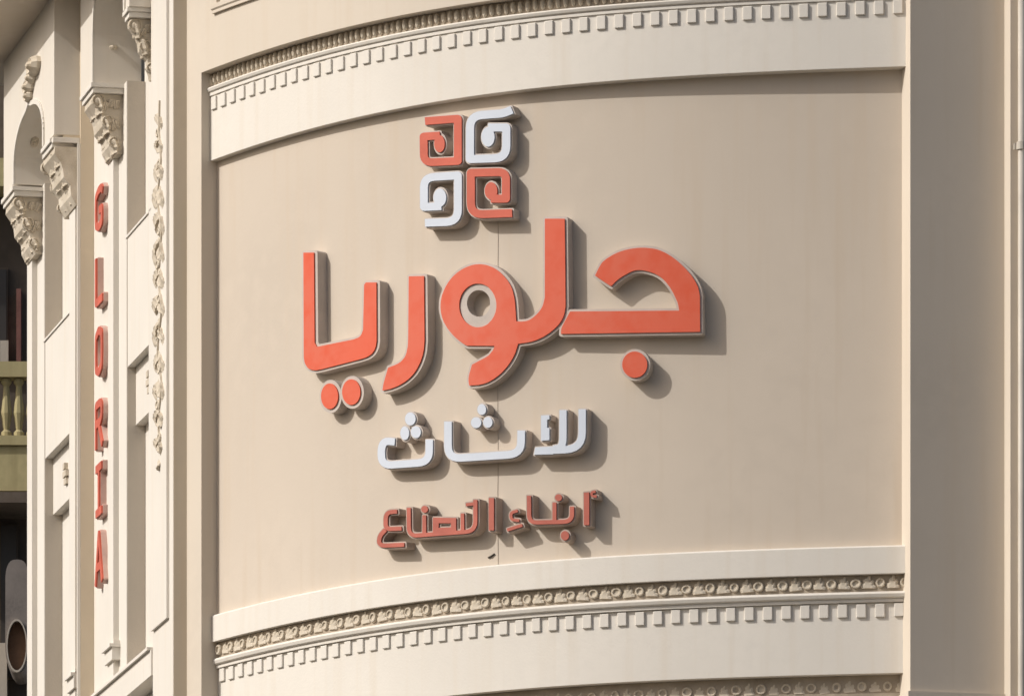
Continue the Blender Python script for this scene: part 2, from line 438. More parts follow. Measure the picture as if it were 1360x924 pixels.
zsp2 = zf(20, 224, 54)
arch1, zi1 = arch(s_of(203.5, 0), sn1 + 5, s_of(125, 34), s_of(107, 34), 34, WIN + .4, znear, zcap + .2, zsoff1, zsoff1 + 150, ZT + 10, 'arch')
arch2, zi2 = arch(s_of(72, 56), s_of(58, 56), s_of(20, 56), s_of(5, 56), 56, N2 - 34.6, zcap2 + .2, zcap2 + .2, zsp2, zcr2, ZT, 'arch')
# side wall that carries the projecting arch wall of the farther bay
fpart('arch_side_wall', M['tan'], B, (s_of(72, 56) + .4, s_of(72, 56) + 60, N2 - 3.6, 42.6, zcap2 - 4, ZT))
fpart('impost', M['cream'], B, (s_of(72, 56) - 3, s_of(72, 56) + 70, N2 - 3.5, 58, zcap2 - 12, zcap2 - 4.4))
# carved cartouche over the far arch
CART = lathe_mesh('cartouche', [(11, -1), (11, 2), (8.5, 5), (5, 4), (3, 6.5), (1, 7)], 10, M['carve'])
for (px, py, sc) in ((49, 88, 1.25), (44, 104, .9), (41, 116, 1.0), (40, 128, .8)):
    shared('cartouche', CART, arch2, W(*fac(s_of(px, 57), 57), zf(px, py, 57)), FB, (sc * 2.4, sc * 2, sc))
# ceiling bosses
for (px, n_, zi, pa) in ((150, 6, zi1, arch1), (46, 30, zi2, arch2)):
    s_ = s_of(px, n_); z_ = zi(s_); sl = (zi(s_ + 3) - zi(s_ - 3)) / 6
    dn = (Vector((TF.x, TF.y, 0)) * sl - Vector((0, 0, 1))).normalized(); al = Vector((NF.x, NF.y, 0))
    shared('boss', CART, pa, W(*fac(s_, n_), z_), (al, dn, al.cross(dn)), (.6, .8, 1.0))
# eaves slab over the side facade
zev = zf(72, -8, 56)
fpart('eaves', M['wall'], B, (-100, se + 160, -130, 126, zev, zev + 40), (-100, se + 165, -130, 134, zev + 40.3, zev + 60))

# capitals: console brackets with leaves
LEAF = None
def leaf_mesh(name):
    v = []; f = []; nw, nh = 6, 8
    for i in range(nh + 1):
        t = i / nh
        z = -math.cos(t * math.pi * .5) * 10 + 10 if False else 20 * t
        out = 2 + 9 * t ** 2 - (7 * max(0, t - .75) * 4 * max(0, t - .75) * 4 if t > .75 else 0)
        z = 20 * t - 9 * max(0, t - .7) ** 1.2 * 3
        w = 8 * math.sin(math.pi * min(1, .18 + t * .82)) ** .6 + .8
        for j in range(nw + 1):
            a = j / nw * 2 - 1
            sc = 1 + .14 * math.cos(t * 22)
            v.append((a * w * sc * S, (out - 3 * a * a + .8 * math.cos(a * 9)) * S, z * S))
    for i in range(nh):
        for j in range(nw):
            a = i * (nw + 1) + j; f.append((a, a + 1, a + nw + 2, a + nw + 1))
    n0 = len(v)
    v += [(p[0] * .9, p[1] - 2.2 * S, p[2]) for p in v]
    f += [tuple(q + n0 for q in reversed(p)) for p in f]
    rim = list(range(nw + 1)) + [(i + 1) * (nw + 1) + nw for i in range(nh)] + [nh * (nw + 1) + j for j in reversed(range(nw))] + [i * (nw + 1) for i in reversed(range(1, nh))]
    for a, b in zip(rim, rim[1:] + rim[:1]): f.append((a, b, b + n0, a + n0))
    me = bpy.data.meshes.new(name); me.from_pydata(v, [], f)
    bm = bmesh.new(); bm.from_mesh(me); bmesh.ops.recalc_face_normals(bm, faces=bm.faces); bm.to_mesh(me); bm.free()
    me.materials.append(M['carve']); return me
LEAF = leaf_mesh('acanthus_leaf')
VOL = lathe_mesh('volute', [(9, -2), (9, 2), (7.6, 3.4), (6.6, 1.6), (5, 1.6), (4, 3.4), (2, 4)], 12, M['carve'])
RB = (Vector((NF.x, NF.y, 0)), Vector((-TF.x, -TF.y, 0)), Vector((0, 0, 1)))  # pieces on the right-facing flank: outward = towards smaller s
RB = (-Vector((NF.x, NF.y, 0)), Vector((-TF.x, -TF.y, 0)), Vector((0, 0, 1)))
def capital(parent, s0, s1, n0, zt, h=98, dep=36):
    """console capital: slab on top, curved bracket below, leaves and volutes on front and flank"""
    prof = [(n0 + dep - 2, zt - 14), (n0 + dep - 1, zt - 24), (n0 + dep * .72, zt - 36), (n0 + dep * .62, zt - 46), (n0 + dep * .58, zt - 58), (n0 + dep * .3, zt - 70),
            (n0 + dep * .27, zt - 84), (n0 + 2, zt - h), (n0 - 9, zt - h), (n0 - 9, zt - 14)]
    mb = MB(); k = len(prof)
    v = [W(*fac(s0 + 6, n), z) for n, z in prof] + [W(*fac(s1 - 6, n), z) for n, z in prof]
    mb.add(v, [tuple(range(k)), tuple(reversed(range(k, 2 * k)))] + [(i, (i + 1) % k, (i + 1) % k + k, i + k) for i in range(k)])
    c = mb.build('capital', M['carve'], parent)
    fpart('abacus', M['cream'], c, (s0 - 5, s1 + 6, n0 - 9, n0 + dep + 4, zt - 6, zt), (s0 - 2, s1 + 3, n0 - 9, n0 + dep + 1, zt - 13.6, zt - 6.3))
    ws = (s1 - s0); rnd = random.Random(int(s0) + 5)
    for (nn, zz, cnt, sc) in ((n0 + dep * .70, zt - 40, 2, 1.25), (n0 + dep * .42, zt - 66, 2, 1.2), (n0 + dep * .10, zt - 95, 2, 1.1)):
        for i in range(cnt):
            s = s0 + ws * (i + .5) / cnt
            shared('acanthus_leaf', LEAF, c, W(*fac(s, nn), zz + rnd.uniform(-3, 3)), FB, (ws / cnt / 15, sc * rnd.uniform(.8, 1.2), sc * rnd.uniform(1.05, 1.3)))
    for (nn, zz, sc) in ((n0 + dep * .78, zt - 24, 1.05), (n0 + dep * .40, zt - 53, .95), (n0 + dep * .16, zt - 82, .8)):
        shared('volute', VOL, c, W(*fac(s0 + 5.5, nn), zz), RB, (sc * 1.1, sc * 1.1, sc * 1.1))
    for (fn, dz, sc) in ((.55, 36, .7), (.30, 32, .8), (.05, 34, .8), (.22, 66, .7), (.0, 62, .8), (.0, 90, .7), (.52, 56, .6)):
        o = shared('acanthus_leaf', LEAF, c, W(*fac(s0 + 5, n0 + dep * fn), zt - dz), RB, (sc * .8, sc * rnd.uniform(.8, 1.3), sc * rnd.uniform(.8, 1.1)))
        o.rotation_euler.rotate_axis('Y', rnd.uniform(-.5, .5))
    return c
capital(col1, s_of(157, 0), s_of(143, 0), 0, zcap, 98, 36)
capital(col2, s_of(88, N2), s_of(102, N2), N2, zcap2 - 4, 98, 35)
capital(col3, s_of(50, N2), se, N2, zcap2 - 4, 98, 35)
capital(pil, s_of(202, 0), s_of(197, 0), -6, zf(172, 8, 34), 74, 38)

# carved garland on the pilaster
DROP = leaf_mesh('garland_leaf')
pxc = 212; y = 150; i = 0
mb = MB(); pts = []
for k in range(48):                                          # the winding stem
    yy = 134 + (602 - 134) * k / 47; sw = math.sin(k * .62) * 14 * min(1, k / 10, (48 - k) / 8)
    pts.append(W(*fac(s_of(pxc, 5) + sw, 5.2), zf(pxc, yy, 5)))
def stem(mb, pts, r):
    n = len(pts)
    for j in range(n - 1):
        a, b = pts[j], pts[j + 1]
        rt = FB[0] * r; ot = FB[1] * r
        mb.box8([a - rt - ot, a + rt - ot, a + rt + ot * .6, a - rt + ot * .6, b - rt - ot, b + rt - ot, b + rt + ot * .6, b - rt + ot * .6])
stem(mb, pts, 2.2 * S); mb.build('garland_stem', M['carve'], pil)
while y < 600:
    t = (y - 130) / 470
    wdt = min(1, .45 + 2.0 * t) if t < .85 else max(.4, 1 - (t - .85) * 4.0)
    z_ = zf(pxc, y, 4); s_m = s_of(pxc, 4)
    side = -1 if i % 2 else 1
    o = shared('garland_leaf', DROP, pil, W(*fac(s_m + side * 16 * wdt, 3.6), z_ - 12), FB, (1.9 * wdt * random.uniform(.8, 1.2), random.uniform(.55, .9), random.uniform(1.0, 1.5) * (.6 + .4 * wdt)))
    o.rotation_euler.rotate_axis('Y', side * random.uniform(.4, 1.0) + (math.pi if i % 4 > 1 else 0))
    if i % 5 == 2:
        shared('rosette', ROS, pil, W(*fac(s_m + side * 6, 4.2), z_ - 8), FB, (2.0 * wdt, .8, .95))
    y += random.uniform(7.5, 10.5); i += 1

# ------------------------------------------------------------------ lettering: outlines as distance fields, offset and extruded
def seg_dist(P, a, b):
    a = np.array(a, float); b = np.array(b, float); ab = b - a; L2 = (ab @ ab) or 1e-9
    t = np.clip(((P - a) @ ab) / L2, 0, 1)
    return np.hypot(*(P - (a + t[..., None] * ab)).transpose(2, 0, 1))
def poly_sdf(P, pts):
    d = np.full(P.shape[:2], 1e9); ins = np.zeros(P.shape[:2], bool); x = P[..., 0]; y = P[..., 1]
    for (a, b) in zip(pts, pts[1:] + pts[:1]):
        d = np.minimum(d, seg_dist(P, a, b))
        if a[1] != b[1]:
            c = ((a[1] > y) != (b[1] > y)) & (x < (b[0] - a[0]) * (y - a[1]) / (b[1] - a[1]) + a[0])
            ins ^= c
    return np.where(ins, -d, d)
def ell_sdf(P, cx, cy, rx, ry):
    q = np.hypot((P[..., 0] - cx) / rx, (P[..., 1] - cy) / ry); return (q - 1) * min(rx, ry)
def roundpath(pts, r):
    """polyline with its inner corners rounded; r may be a list per inner corner"""
    out = [pts[0]]
    for i in range(1, len(pts) - 1):
        rr = r[i - 1] if isinstance(r, (list, tuple)) else r
        p = np.array(pts[i], float); a = np.array(pts[i - 1], float) - p; b = np.array(pts[i + 1], float) - p
        if rr <= 0: out.append(tuple(p)); continue
        ra = min(rr, np.linalg.norm(a) * .5); rb = min(rr, np.linalg.norm(b) * .5)
        a = p + a / np.linalg.norm(a) * ra; b = p + b / np.linalg.norm(b) * rb
        for t in np.linspace(0, 1, 7): out.append(tuple((1 - t) ** 2 * a + 2 * t * (1 - t) * p + t * t * b))
    out.append(pts[-1]); return out
def stroke_polys(pts, w, r=0):
    """flat-ended stroke as a list of shapes"""
    p = roundpath(pts, r); sh = []
    for i, (a, b) in enumerate(zip(p[:-1], p[1:])):
        a = np.array(a, float); b = np.array(b, float); t = b - a; L_ = np.linalg.norm(t)
        if L_ < 1e-6: continue
        t /= L_; n = np.array((-t[1], t[0])) * w / 2
        sharp0 = i > 0; sharp1 = i < len(p) - 2
        e0 = 0; e1 = 0
        if sharp0 and r == 0: e0 = w / 2
        if sharp1 and r == 0: e1 = w / 2
        A = a - t * e0; Bq = b + t * e1
        sh.append(('p', [tuple(A + n), tuple(Bq + n), tuple(Bq - n), tuple(A - n)]))
        if sharp1 and r != 0: sh.append(('e', (b[0], b[1], w / 2, w / 2)))
    return sh
def field(shapes, holes, res=.45, pad=6):
    xs = []; ys = []
    for k, s_ in shapes:
        if k == 'p': xs += [p[0] for p in s_]; ys += [p[1] for p in s_]
        else: xs += [s_[0] - s_[2], s_[0] + s_[2]]; ys += [s_[1] - s_[3], s_[1] + s_[3]]
    gx_ = np.arange(min(xs) - pad, max(xs) + pad, res); gy_ = np.arange(min(ys) - pad, max(ys) + pad, res)
    P = np.stack(np.meshgrid(gx_, gy_), -1); D = np.full(P.shape[:2], 1e9)
    for k, s_ in shapes: D = np.minimum(D, poly_sdf(P, list(s_)) if k == 'p' else ell_sdf(P, *s_))
    for k, s_ in holes: D = np.maximum(D, -(poly_sdf(P, list(s_)) if k == 'p' else ell_sdf(P, *s_)))
    return gx_, gy_, D
def contours(gx_, gy_, D, iso):
    F = D - iso; F = np.where(F == 0, 1e-6, F); H_, W_ = F.shape; nxt = {}
    sgn = F < 0
    cells = np.argwhere((sgn[:-1, :-1] != sgn[1:, 1:]) | (sgn[:-1, 1:] != sgn[1:, :-1]) | (sgn[:-1, :-1] != sgn[:-1, 1:]))
    pt = {}
    def edge(kind, i, j):
        key = (kind, i, j)
        if key not in pt:
            if kind == 0: a, b = F[i, j], F[i, j + 1]; t = a / (a - b); pt[key] = (gx_[j] + t * (gx_[j + 1] - gx_[j]), gy_[i])
            else: a, b = F[i, j], F[i + 1, j]; t = a / (a - b); pt[key] = (gx_[j], gy_[i] + t * (gy_[i + 1] - gy_[i]))
        return key
    for i, j in cells:
        c = [sgn[i, j], sgn[i, j + 1], sgn[i + 1, j + 1], sgn[i + 1, j]]
        E = [(0, i, j), (1, i, j + 1), (0, i + 1, j), (1, i, j)]
        ent = [k for k in range(4) if not c[k] and c[(k + 1) % 4]]; ext = [k for k in range(4) if c[k] and not c[(k + 1) % 4]]
        for q in range(len(ent)):
            a = edge(*E[ext[q]]); b = edge(*E[ent[q]]); nxt[a] = b
    loops = []
    while nxt:
        k0, k = next(iter(nxt.items())); lp = [k0]; del nxt[k0]
        while k != k0 and k in nxt: lp.append(k); k = nxt.pop(k)
        P = [pt[q] for q in lp]
        if len(P) > 6: loops.append(P)
    return loops
def rdp(P, eps):
    P = np.array(P); n = len(P)
    far = int(np.argmax(np.hypot(*(P - P[0]).T)))
    def rec(a, b):
        if b <= a + 1: return []
        v = P[b] - P[a]; L_ = np.hypot(*v) or 1e-9
        d = np.abs((P[a + 1:b, 0] - P[a, 0]) * v[1] - (P[a + 1:b, 1] - P[a, 1]) * v[0]) / L_
        k = int(np.argmax(d))
        if d[k] < eps: return []
        k += a + 1
        return rec(a, k) + [k] + rec(k, b)
    P = np.vstack([P, P[:1]])
    idx = [0] + rec(0, far) + [far] + rec(far, n)
    return [tuple(P[i]) for i in idx]
def area(P): return sum(a[0] * b[1] - b[0] * a[1] for a, b in zip(P, P[1:] + P[:1])) / 2
def inside(p, P):
    r = False
    for a, b in zip(P, P[1:] + P[:1]):
        if (a[1] > p[1]) != (b[1] > p[1]) and p[0] < (b[0] - a[0]) * (p[1] - a[1]) / (b[1] - a[1]) + a[0]: r = not r
    return r
def extrude(name, loops, place, h0, h1, m, parent, cut=7.0):
    """loops in picture-plane units; place(x, y, h) -> world"""
    loops = [rdp(l, .14) for l in loops]; loops = [l for l in loops if len(l) > 2 and abs(area(l)) > 1.5]
    dep = [sum(inside(l[0], o) for o in loops if o is not l) for l in loops]
    v = []; f = []
    for i, l in enumerate(loops):
        if dep[i] % 2: continue
        grp = [l] + [h for k, h in enumerate(loops) if dep[k] == dep[i] + 1 and inside(h[0], l)]
        tris = tessellate_polygon([[Vector((p[0], p[1], 0)) for p in g] for g in grp])
        flat = [p for g in grp for p in g]; o = len(v); k = len(flat)
        v += [(p[0], p[1], h1) for p in flat] + [(p[0], p[1], h0) for p in flat]
        f += [tuple(q + o for q in t) for t in tris]
        b = 0
        for g in grp:
            n = len(g)
            for q in range(n):
                a_, b_ = b + q, b + (q + 1) % n; f.append((a_ + o, b_ + o, b_ + o + k, a_ + o + k))
            b += n
    bm = bmesh.new(); bv = [bm.verts.new(p) for p in v]
    for q in f:
        try: bm.faces.new([bv[i] for i in q])
        except ValueError: pass
    xs = [p[0] for p in v]; x = min(xs) + cut
    while cut and x < max(xs) - .5:                          # slice into narrow facets that follow the curved wall
        bmesh.ops.bisect_plane(bm, geom=bm.verts[:] + bm.edges[:] + bm.faces[:], dist=1e-4, plane_co=(x, 0, 0), plane_no=(1, 0, 0)); x += cut
    bm.verts.index_update()
    v = [place(*p.co) for p in bm.verts]; f = [tuple(p.index for p in q.verts) for q in bm.faces]; bm.free()
    return obj(name, v, f, m, parent)
def smooth_poly(P, lim=40):
    P = [np.array(p, float) for p in P]; n = len(P); T = []
    for i in range(n):
        a = P[i] - P[i - 1]; b = P[(i + 1) % n] - P[i]; la = np.linalg.norm(a); lb = np.linalg.norm(b)
        ang = math.degrees(math.acos(max(-1, min(1, float(a @ b) / (la * lb)))))
        T.append(None if ang > lim else (a / la * lb + b / lb * la) / (la + lb))
    out = []
    for i in range(n):
        p, q = P[i], P[(i + 1) % n]; L_ = np.linalg.norm(q - p); e = (q - p) / L_
        t0 = e if T[i] is None else T[i] / np.linalg.norm(T[i]); t1 = e if T[(i + 1) % n] is None else T[(i + 1) % n] / np.linalg.norm(T[(i + 1) % n])
        m0 = t0 * min(L_, 30); m1 = t1 * min(L_, 30)
        if L_ > 32: out.append(tuple(p)); continue
        K = 6
        for k in range(K):
            t = k / K; t2 = t * t; t3 = t2 * t
            out.append(tuple((2 * t3 - 3 * t2 + 1) * p + (t3 - 2 * t2 + t) * m0 + (-2 * t3 + 3 * t2) * q + (t3 - t2) * m1))
    return out
def letter(parent, place, shapes, holes, face_mat, body_mat, t=19, rim=3.4, step=2, name='letter', bholes=None):
    g = field(shapes, holes)
    gb = g if bholes is None else field(shapes, bholes)
    body = extrude(name, contours(*gb, rim), place, 0.0, t - step, body_mat, parent)
    extrude(name + '_face', contours(*g, 0.0), place, t - step - .5, t, face_mat, body)
    return body
TL = 19.0
def wall_place(t):
    def place(px, py, h):
        lm = l_of(px, -overhang(LA + 400) + t); n_face = -overhang(lm) + t
        l = l_of(px, round(n_face)); d = at(l, n_face)[1]; z = (HZ - py) * d / FL
        return W(*at(l, -overhang(l) + h), z)
    return place
WP = wall_place(TL)
def sign(name, px, py, label):
    return thing(name, WP(px, py, 0), label, 'sign')

# emblem ---------------------------------------------------------------------
em = sign('emblem_sign', 625, 303, 'square emblem of four interlocking coral and white spirals above the orange name')
def spiral(path, r, blob, w, m):
    sh = stroke_polys(path, w, r) if r else stroke_polys(path, w)
    return letter(em, WP, sh + [('e', blob)], [], m, M['metal'], 19, 1.8, 2, 'spiral')
spiral([(564.5, 161), (607.8, 157.8), (607.8, 214), (563, 216), (562.5, 181.5), (584, 180)], [.5, .5, 11, .5], (583.5, 191, 7, 11.5), 10.2, M['coral'])
spiral([(680, 146), (668, 151), (624, 154), (623.8, 211.5), (672.5, 210), (672.5, 169.5), (648, 169.5)], [6, 16, .5, 16, .5], (648, 182, 9, 13), 10.6, M['white'])
spiral([(564.5, 296), (608, 294.5), (608, 233), (563, 236), (563, 275), (586, 274)], [16, .5, 13, .5], (584, 262.5, 8.4, 12), 10.2, M['white'])
spiral([(680, 283), (625, 285), (625, 229.5), (672, 228.5), (672, 264), (652, 264)], [16, .5, 10, .5], (652, 253.5, 8.6, 11.5), 10.6, M['coral'])

# the large orange name -------------------------------------------------------
nm = sign('shop_name_sign', 660, 515, 'large orange Arabic shop name in raised letters across the beige panel')
OR = (M['orange'], M['metal'])
ya = [(402.5, 335.5), (417, 335.5), (418, 455), (421, 460.5), (470, 450.5), (478, 446.5), (482, 438), (483.4, 378), (485.5, 375), (499.5, 375), (499.8, 452), (498, 462), (493.5, 469.5), (487, 474), (478, 477), (428, 490), (417, 491.5), (409, 488.5), (404.5, 482), (403, 474)]
letter(nm, WP, [('p', smooth_poly(ya))], [], *OR)
letter(nm, WP, [('e', (437.7, 526, 11.2, 17))], [], *OR, name='dot')
letter(nm, WP, [('e', (466.3, 520.5, 12, 17))], [], *OR, name='dot')
ra = [(543, 367), (563, 366.5), (563.8, 452), (562.3, 467), (557, 483.5), (547.8, 498), (533, 510), (519, 516), (507.5, 518.5), (508.5, 512), (515, 488), (524, 485), (532, 480.5), (538, 473.5), (541, 464), (542.3, 446)]
letter(nm, WP, [('p', smooth_poly(ra))], [], *OR)
lw = [(585, 410), (586.2, 395), (591.6, 381), (602.5, 366), (617.6, 355.5), (627, 352), (637, 350.8), (646, 352), (654.4, 355), (667.4, 364.6), (678, 378.7), (683, 395), (684.7, 412), (685.4, 426.5), (693, 427), (702, 425.3), (711, 419), (719.5, 408.6), (723.6, 395), (723.6, 290.5), (749.8, 290.5), (751, 406), (749, 417.7), (743, 429), (732.7, 439.5), (717, 449.5), (705.5, 453.6), (688, 456.3), (684.5, 468), (674, 486), (663, 497.7), (650, 506.4), (637, 510.7), (623, 511.8), (622, 505), (626.7, 484), (639, 477.5), (650, 470.7), (656, 462.5), (657, 459), (620, 459), (606.8, 450), (595, 437), (588, 424)]
letter(nm, WP, [('p', smooth_poly(lw))], [('e', (634.5, 405.5, 25, 29))], *OR, bholes=[('e', (634.5, 402.5, 19, 21.5))])
jm = [(790, 366), (799.5, 349), (813.8, 338.6), (833, 331.4), (854, 329), (873, 331.4), (892.4, 341), (906.7, 353), (919.8, 368), (927, 381.4), (929.3, 393), (929.8, 440.5), (744.8, 443.3), (745.5, 436), (751, 425), (757, 413.6), (902, 412.4), (900, 402), (897, 395), (888, 379), (876, 367), (861.4, 360.5), (845, 358.8), (830.5, 364.8), (818, 373.5), (811.4, 380)]
letter(nm, WP, [('p', smooth_poly(jm))], [], *OR)
letter(nm, WP, [('e', (843, 484, 16.6, 17.4))], [], *OR, name='dot')

# the white word ---------------------------------------------------------------
wh = sign('white_word_sign', 645, 625, 'white Arabic word in raised letters below the large orange name')
WH = (M['white'], M['metal'])
def wl_(sh, name='letter', t=19): return letter(wh, WP, sh, [], *WH, t=t, rim=1.7, step=2, name=name)
wl_(stroke_polys([(524.5, 586.5), (506, 585), (506, 618), (570, 613.5), (570, 583.5)], 9.6, [16, 14, 15]))
for e in ((545, 556, 7, 8.6), (537.6, 575, 5.8, 9), (552.3, 573.5, 6.6, 8)): wl_([('e', e)], 'dot')
wl_(stroke_polys([(594.8, 559.5), (594.8, 608.8), (691.8, 602.5), (692.2, 571.5)], 10, [17, 17]))
for e in ((639.5, 543.5, 5.8, 7.2), (632, 561, 6.8, 7.2), (647.8, 560.5, 6.4, 7.2)): wl_([('e', e)], 'dot')
wl_(stroke_polys([(711, 598.6), (773, 595.8), (773, 543.2)], 9.6, [22]) + stroke_polys([(735, 596), (747.5, 594), (747.6, 544.3)], 9.4, [14]) + [('p', [(711, 594), (738, 593), (734, 603), (709, 603.5)])])
wl_([('p', [(718.5, 551.5), (729.5, 551), (729.5, 556.5), (726.5, 557), (726.5, 568), (729.5, 568), (729.5, 584), (718.5, 585)])])

# the small coral words ----------------------------------------------------------
sm_ = sign('small_words_sign', 650, 730, 'small coral Arabic words in raised letters under the white word')
SM = (M['dullred'], M['dullmetal'])
def sl(sh, holes=(), name='letter'): return letter(sm_, WP, sh, list(holes), *SM, t=20, rim=2.0, step=2, name=name)
sl(stroke_polys([(528, 679), (512.5, 680), (512.3, 702.5), (534, 701.5)], 5.4, [9, 7]) + stroke_polys([(512, 703), (503.8, 712), (503.6, 724.5), (537.5, 723)], 5.4, [6, 9]))
sl(stroke_polys([(543.5, 674), (543.8, 711.5), (631.5, 705), (631.5, 663.5)], 5.2, [11, 13]) + stroke_polys([(564, 684), (564, 709)], 4.8) +
   [('p', [(575.5, 687), (606, 687.5), (606, 706), (575.5, 708)])] + stroke_polys([(614.4, 681.5), (614.4, 706)], 4.4) + stroke_polys([(619, 670), (631, 668.5)], 4.2),
   [('p', [(583, 694.5), (599.5, 694.5), (599.5, 700), (583, 700.5)])])
sl([('e', (564.5, 676, 4.4, 4.6))], name='dot')
sl([('p', [(649.8, 661), (656.6, 661), (656.6, 704), (649.8, 704)])])
sl(stroke_polys([(688, 678), (678.5, 680.5), (679.5, 690), (690, 691)], 3.8, [5, 4]) + stroke_polys([(674, 703.5), (694, 697)], 4.0))
sl(stroke_polys([(702.8, 658), (703.2, 693.6), (759.8, 692.4), (759.8, 672.5)], 5.4, [10, 12]) + stroke_polys([(736.6, 667), (736.6, 693)], 5.0))
sl([('e', (742, 660.6, 4.6, 4.6))], name='dot')
sl([('e', (750.5, 711, 5.4, 6.2))], name='dot')
sl([('p', [(775.6, 654), (782.6, 653.5), (782.6, 697), (775.6, 697)])])
sl(stroke_polys([(791, 652.5), (785.5, 653.5), (786, 658.5), (792.5, 659)], 3.2, [2.5, 2.5]), name='hamza')

# the vertical red letters on the side facade --------------------------------------
vs_sign = thing('vertical_letter_sign', W(*fac(s_of(131, 0), -2), zf(131, 785, 0)), 'red capital letters stacked vertically on the side facade between its two arches', 'sign')
NL = 9.0
sL, sR = s_of(125.4, NL), s_of(135.6, NL)
LET = {
 'G': [[(1, .86), (.86, .97), (.5, .97), (.14, .86), (.11, .5), (.14, .14), (.5, .03), (.9, .1), (.9, .45), (.55, .45)]],
 'L': [[(.12, 1.0), (.12, .09), (.98, .09)]],
 'O': [[(.5, .95), (.14, .85), (.11, .5), (.14, .15), (.5, .05), (.86, .15), (.89, .5), (.86, .85), (.5, .95)]],
 'R': [[(.12, 0), (.12, .93), (.7, .93), (.88, .85), (.88, .62), (.7, .53), (.15, .53)], [(.5, .5), (.95, 0)]],
 'I': [[(.12, .94), (.88, .94)], [(.5, .94), (.5, .06)], [(.12, .06), (.88, .06)]],
 'A': [[(.08, 0), (.5, 1.0), (.92, 0)], [(.2, .34), (.8, .34)]],
}
for ch, (y0, y1) in zip('GLORIA', ((246, 310), (334, 412), (430, 504), (526, 600), (611, 690), (702, 781))):
    zt, zb_ = zf(130, y0 + 6, NL), zf(130, y1 - 6, NL); hw = sL - sR; hh = zt - zb_
    sh = []
    for p in LET[ch]:
        sh += stroke_polys([(x * hw, y * hh) for x, y in p], 11.5, 4)
    def place(x, y, h, zb_=zb_): return W(*fac(sL - x, -2 + h), zb_ + y)
    g = field(sh, [], res=.8)
    b_ = extrude('letter', contours(*g, 1.5), place, 0, 8.5, M['pink'], vs_sign, 0)
    extrude('letter_face', contours(*g, 0.0), place, 8.0, 11.0, M['coral'], b_, 0)

# ------------------------------------------------------------------ cable, wall bracket, drainpipe
def tube(mb, pts, r, seg=8):
    n0 = len(mb.v); k = len(pts); v = []; f = []
    for i, p in enumerate(pts):
        t = (pts[min(i + 1, k - 1)] - pts[max(i - 1, 0)]).normalized()
        a = t.orthogonal().normalized(); b = t.cross(a)
        for j in range(seg):
            q = 2 * math.pi * j / seg; v.append(p + (a * math.cos(q) + b * math.sin(q)) * r)
    for i in range(k - 1):
        for j in range(seg):
            f.append((i * seg + j, i * seg + (j + 1) % seg, (i + 1) * seg + (j + 1) % seg, (i + 1) * seg + j))
    f.append(tuple(range(seg))); f.append(tuple((k - 1) * seg + j for j in reversed(range(seg))))
    mb.add(v, f)
lc = l_of(661, -14)
mb = MB(); pts = []
for i in range(60):
    z = 2320 - i * (2320 - 1848) / 59
    pts.append(W(*at(lc + .3 * math.sin(i * .35), -overhang(lc) + .2), z))
tube(mb, pts, .5 * S, 6)
o = mb.build('cable', M['cable']); tag(o, 'thin sagging cable running down the panel behind the signs', 'cable')
lb_ = l_of(652, -14); x, d = at(lb_, -overhang(lb_)); zz = (HZ - 738) * d / FL
mb = MB()
pts = [W(*at(lb_ - 4, -overhang(lb_) + .8), zz - 2), W(*at(lb_ + 1, -overhang(lb_) + 1.4), zz - .6), W(*at(lb_ + 6, -overhang(lb_) + .6), zz + 2.4)]
tube(mb, pts, 1.2 * S, 6)
o = mb.build('wire_end', M['darkglass']); tag(o, 'short dark loose wire end under the small coral words', 'wire')

px_a = a_of(1357, 44)
dp = thing('drainpipe', W(*pier(px_a, 44), ZG), 'vertical drainpipe with a clamp at the right edge', 'drainpipe')
mb = MB(); tube(mb, [W(*pier(px_a, 44), ZG), W(*pier(px_a, 44), ZT)], 5 * S, 14); mb.build('pipe', M['pipe'], dp, True)
zc = (HZ - 194) * pier(px_a, 44)[1] / FL
mb = MB(); tube(mb, [W(*pier(px_a, 44), zc - 5), W(*pier(px_a, 44), zc + 5)], 7 * S, 14)
pbox(mb, px_a - 9, px_a + 9, 36.4, 41, zc - 4, zc + 4)
mb.build('clamp', M['pipe'], dp)

# ------------------------------------------------------------------ the neighbour farther down the side street
ND_ = 14200.0                                                # its front stands well beyond the corner building
def nx_(px): return (px - 680) * ND_ / FL
def nz_(py): return (HZ - py) * ND_ / FL
nb = thing('neighbour_building', W(nx_(-60), ND_, ZG), 'dark neighbouring building with an olive balcony, glimpsed past the left edge', 'building')
def nbox(name, m, parent, x0, x1, y0, y1, d0, d1, nobuild=False):
    mb = MB()
    p = [W(nx_(x0), d0, nz_(y1)), W(nx_(x1), d0, nz_(y1)), W(nx_(x1), d1, nz_(y1)), W(nx_(x0), d1, nz_(y1))]
    q = [W(nx_(x0), d0, nz_(y0)), W(nx_(x1), d0, nz_(y0)), W(nx_(x1), d1, nz_(y0)), W(nx_(x0), d1, nz_(y0))]
    mb.box8(p + q); return mb.build(name, m, parent)
gyy = HZ - ZG * FL / ND_
nbox('wall', M['brown'], nb, -420, 60, -60, gyy, ND_, ND_ + 900)
for (x0, x1, y0, y1) in ((-12, 9, 360, 496), (-80, -40, 360, 496), (2, 22, 700, 900)):
    w_ = nbox('window', M['brown'], nb, x0 - 2, x1 + 2, y0 - 3, y1 + 2, ND_ - 12, ND_ - .5)
    nbox('pane', M['darkglass'], w_, x0, x1, y0, y1, ND_ - 14, ND_ - 12.3)
nbox('curtain', M['grey_beige'], nb, 1, 12, 455, 503, ND_ - 20, ND_ - 14.5)
nbox('shutter', M['redpaint'], nb, 23, 29, 388, 505, ND_ - 30, ND_ - .6)
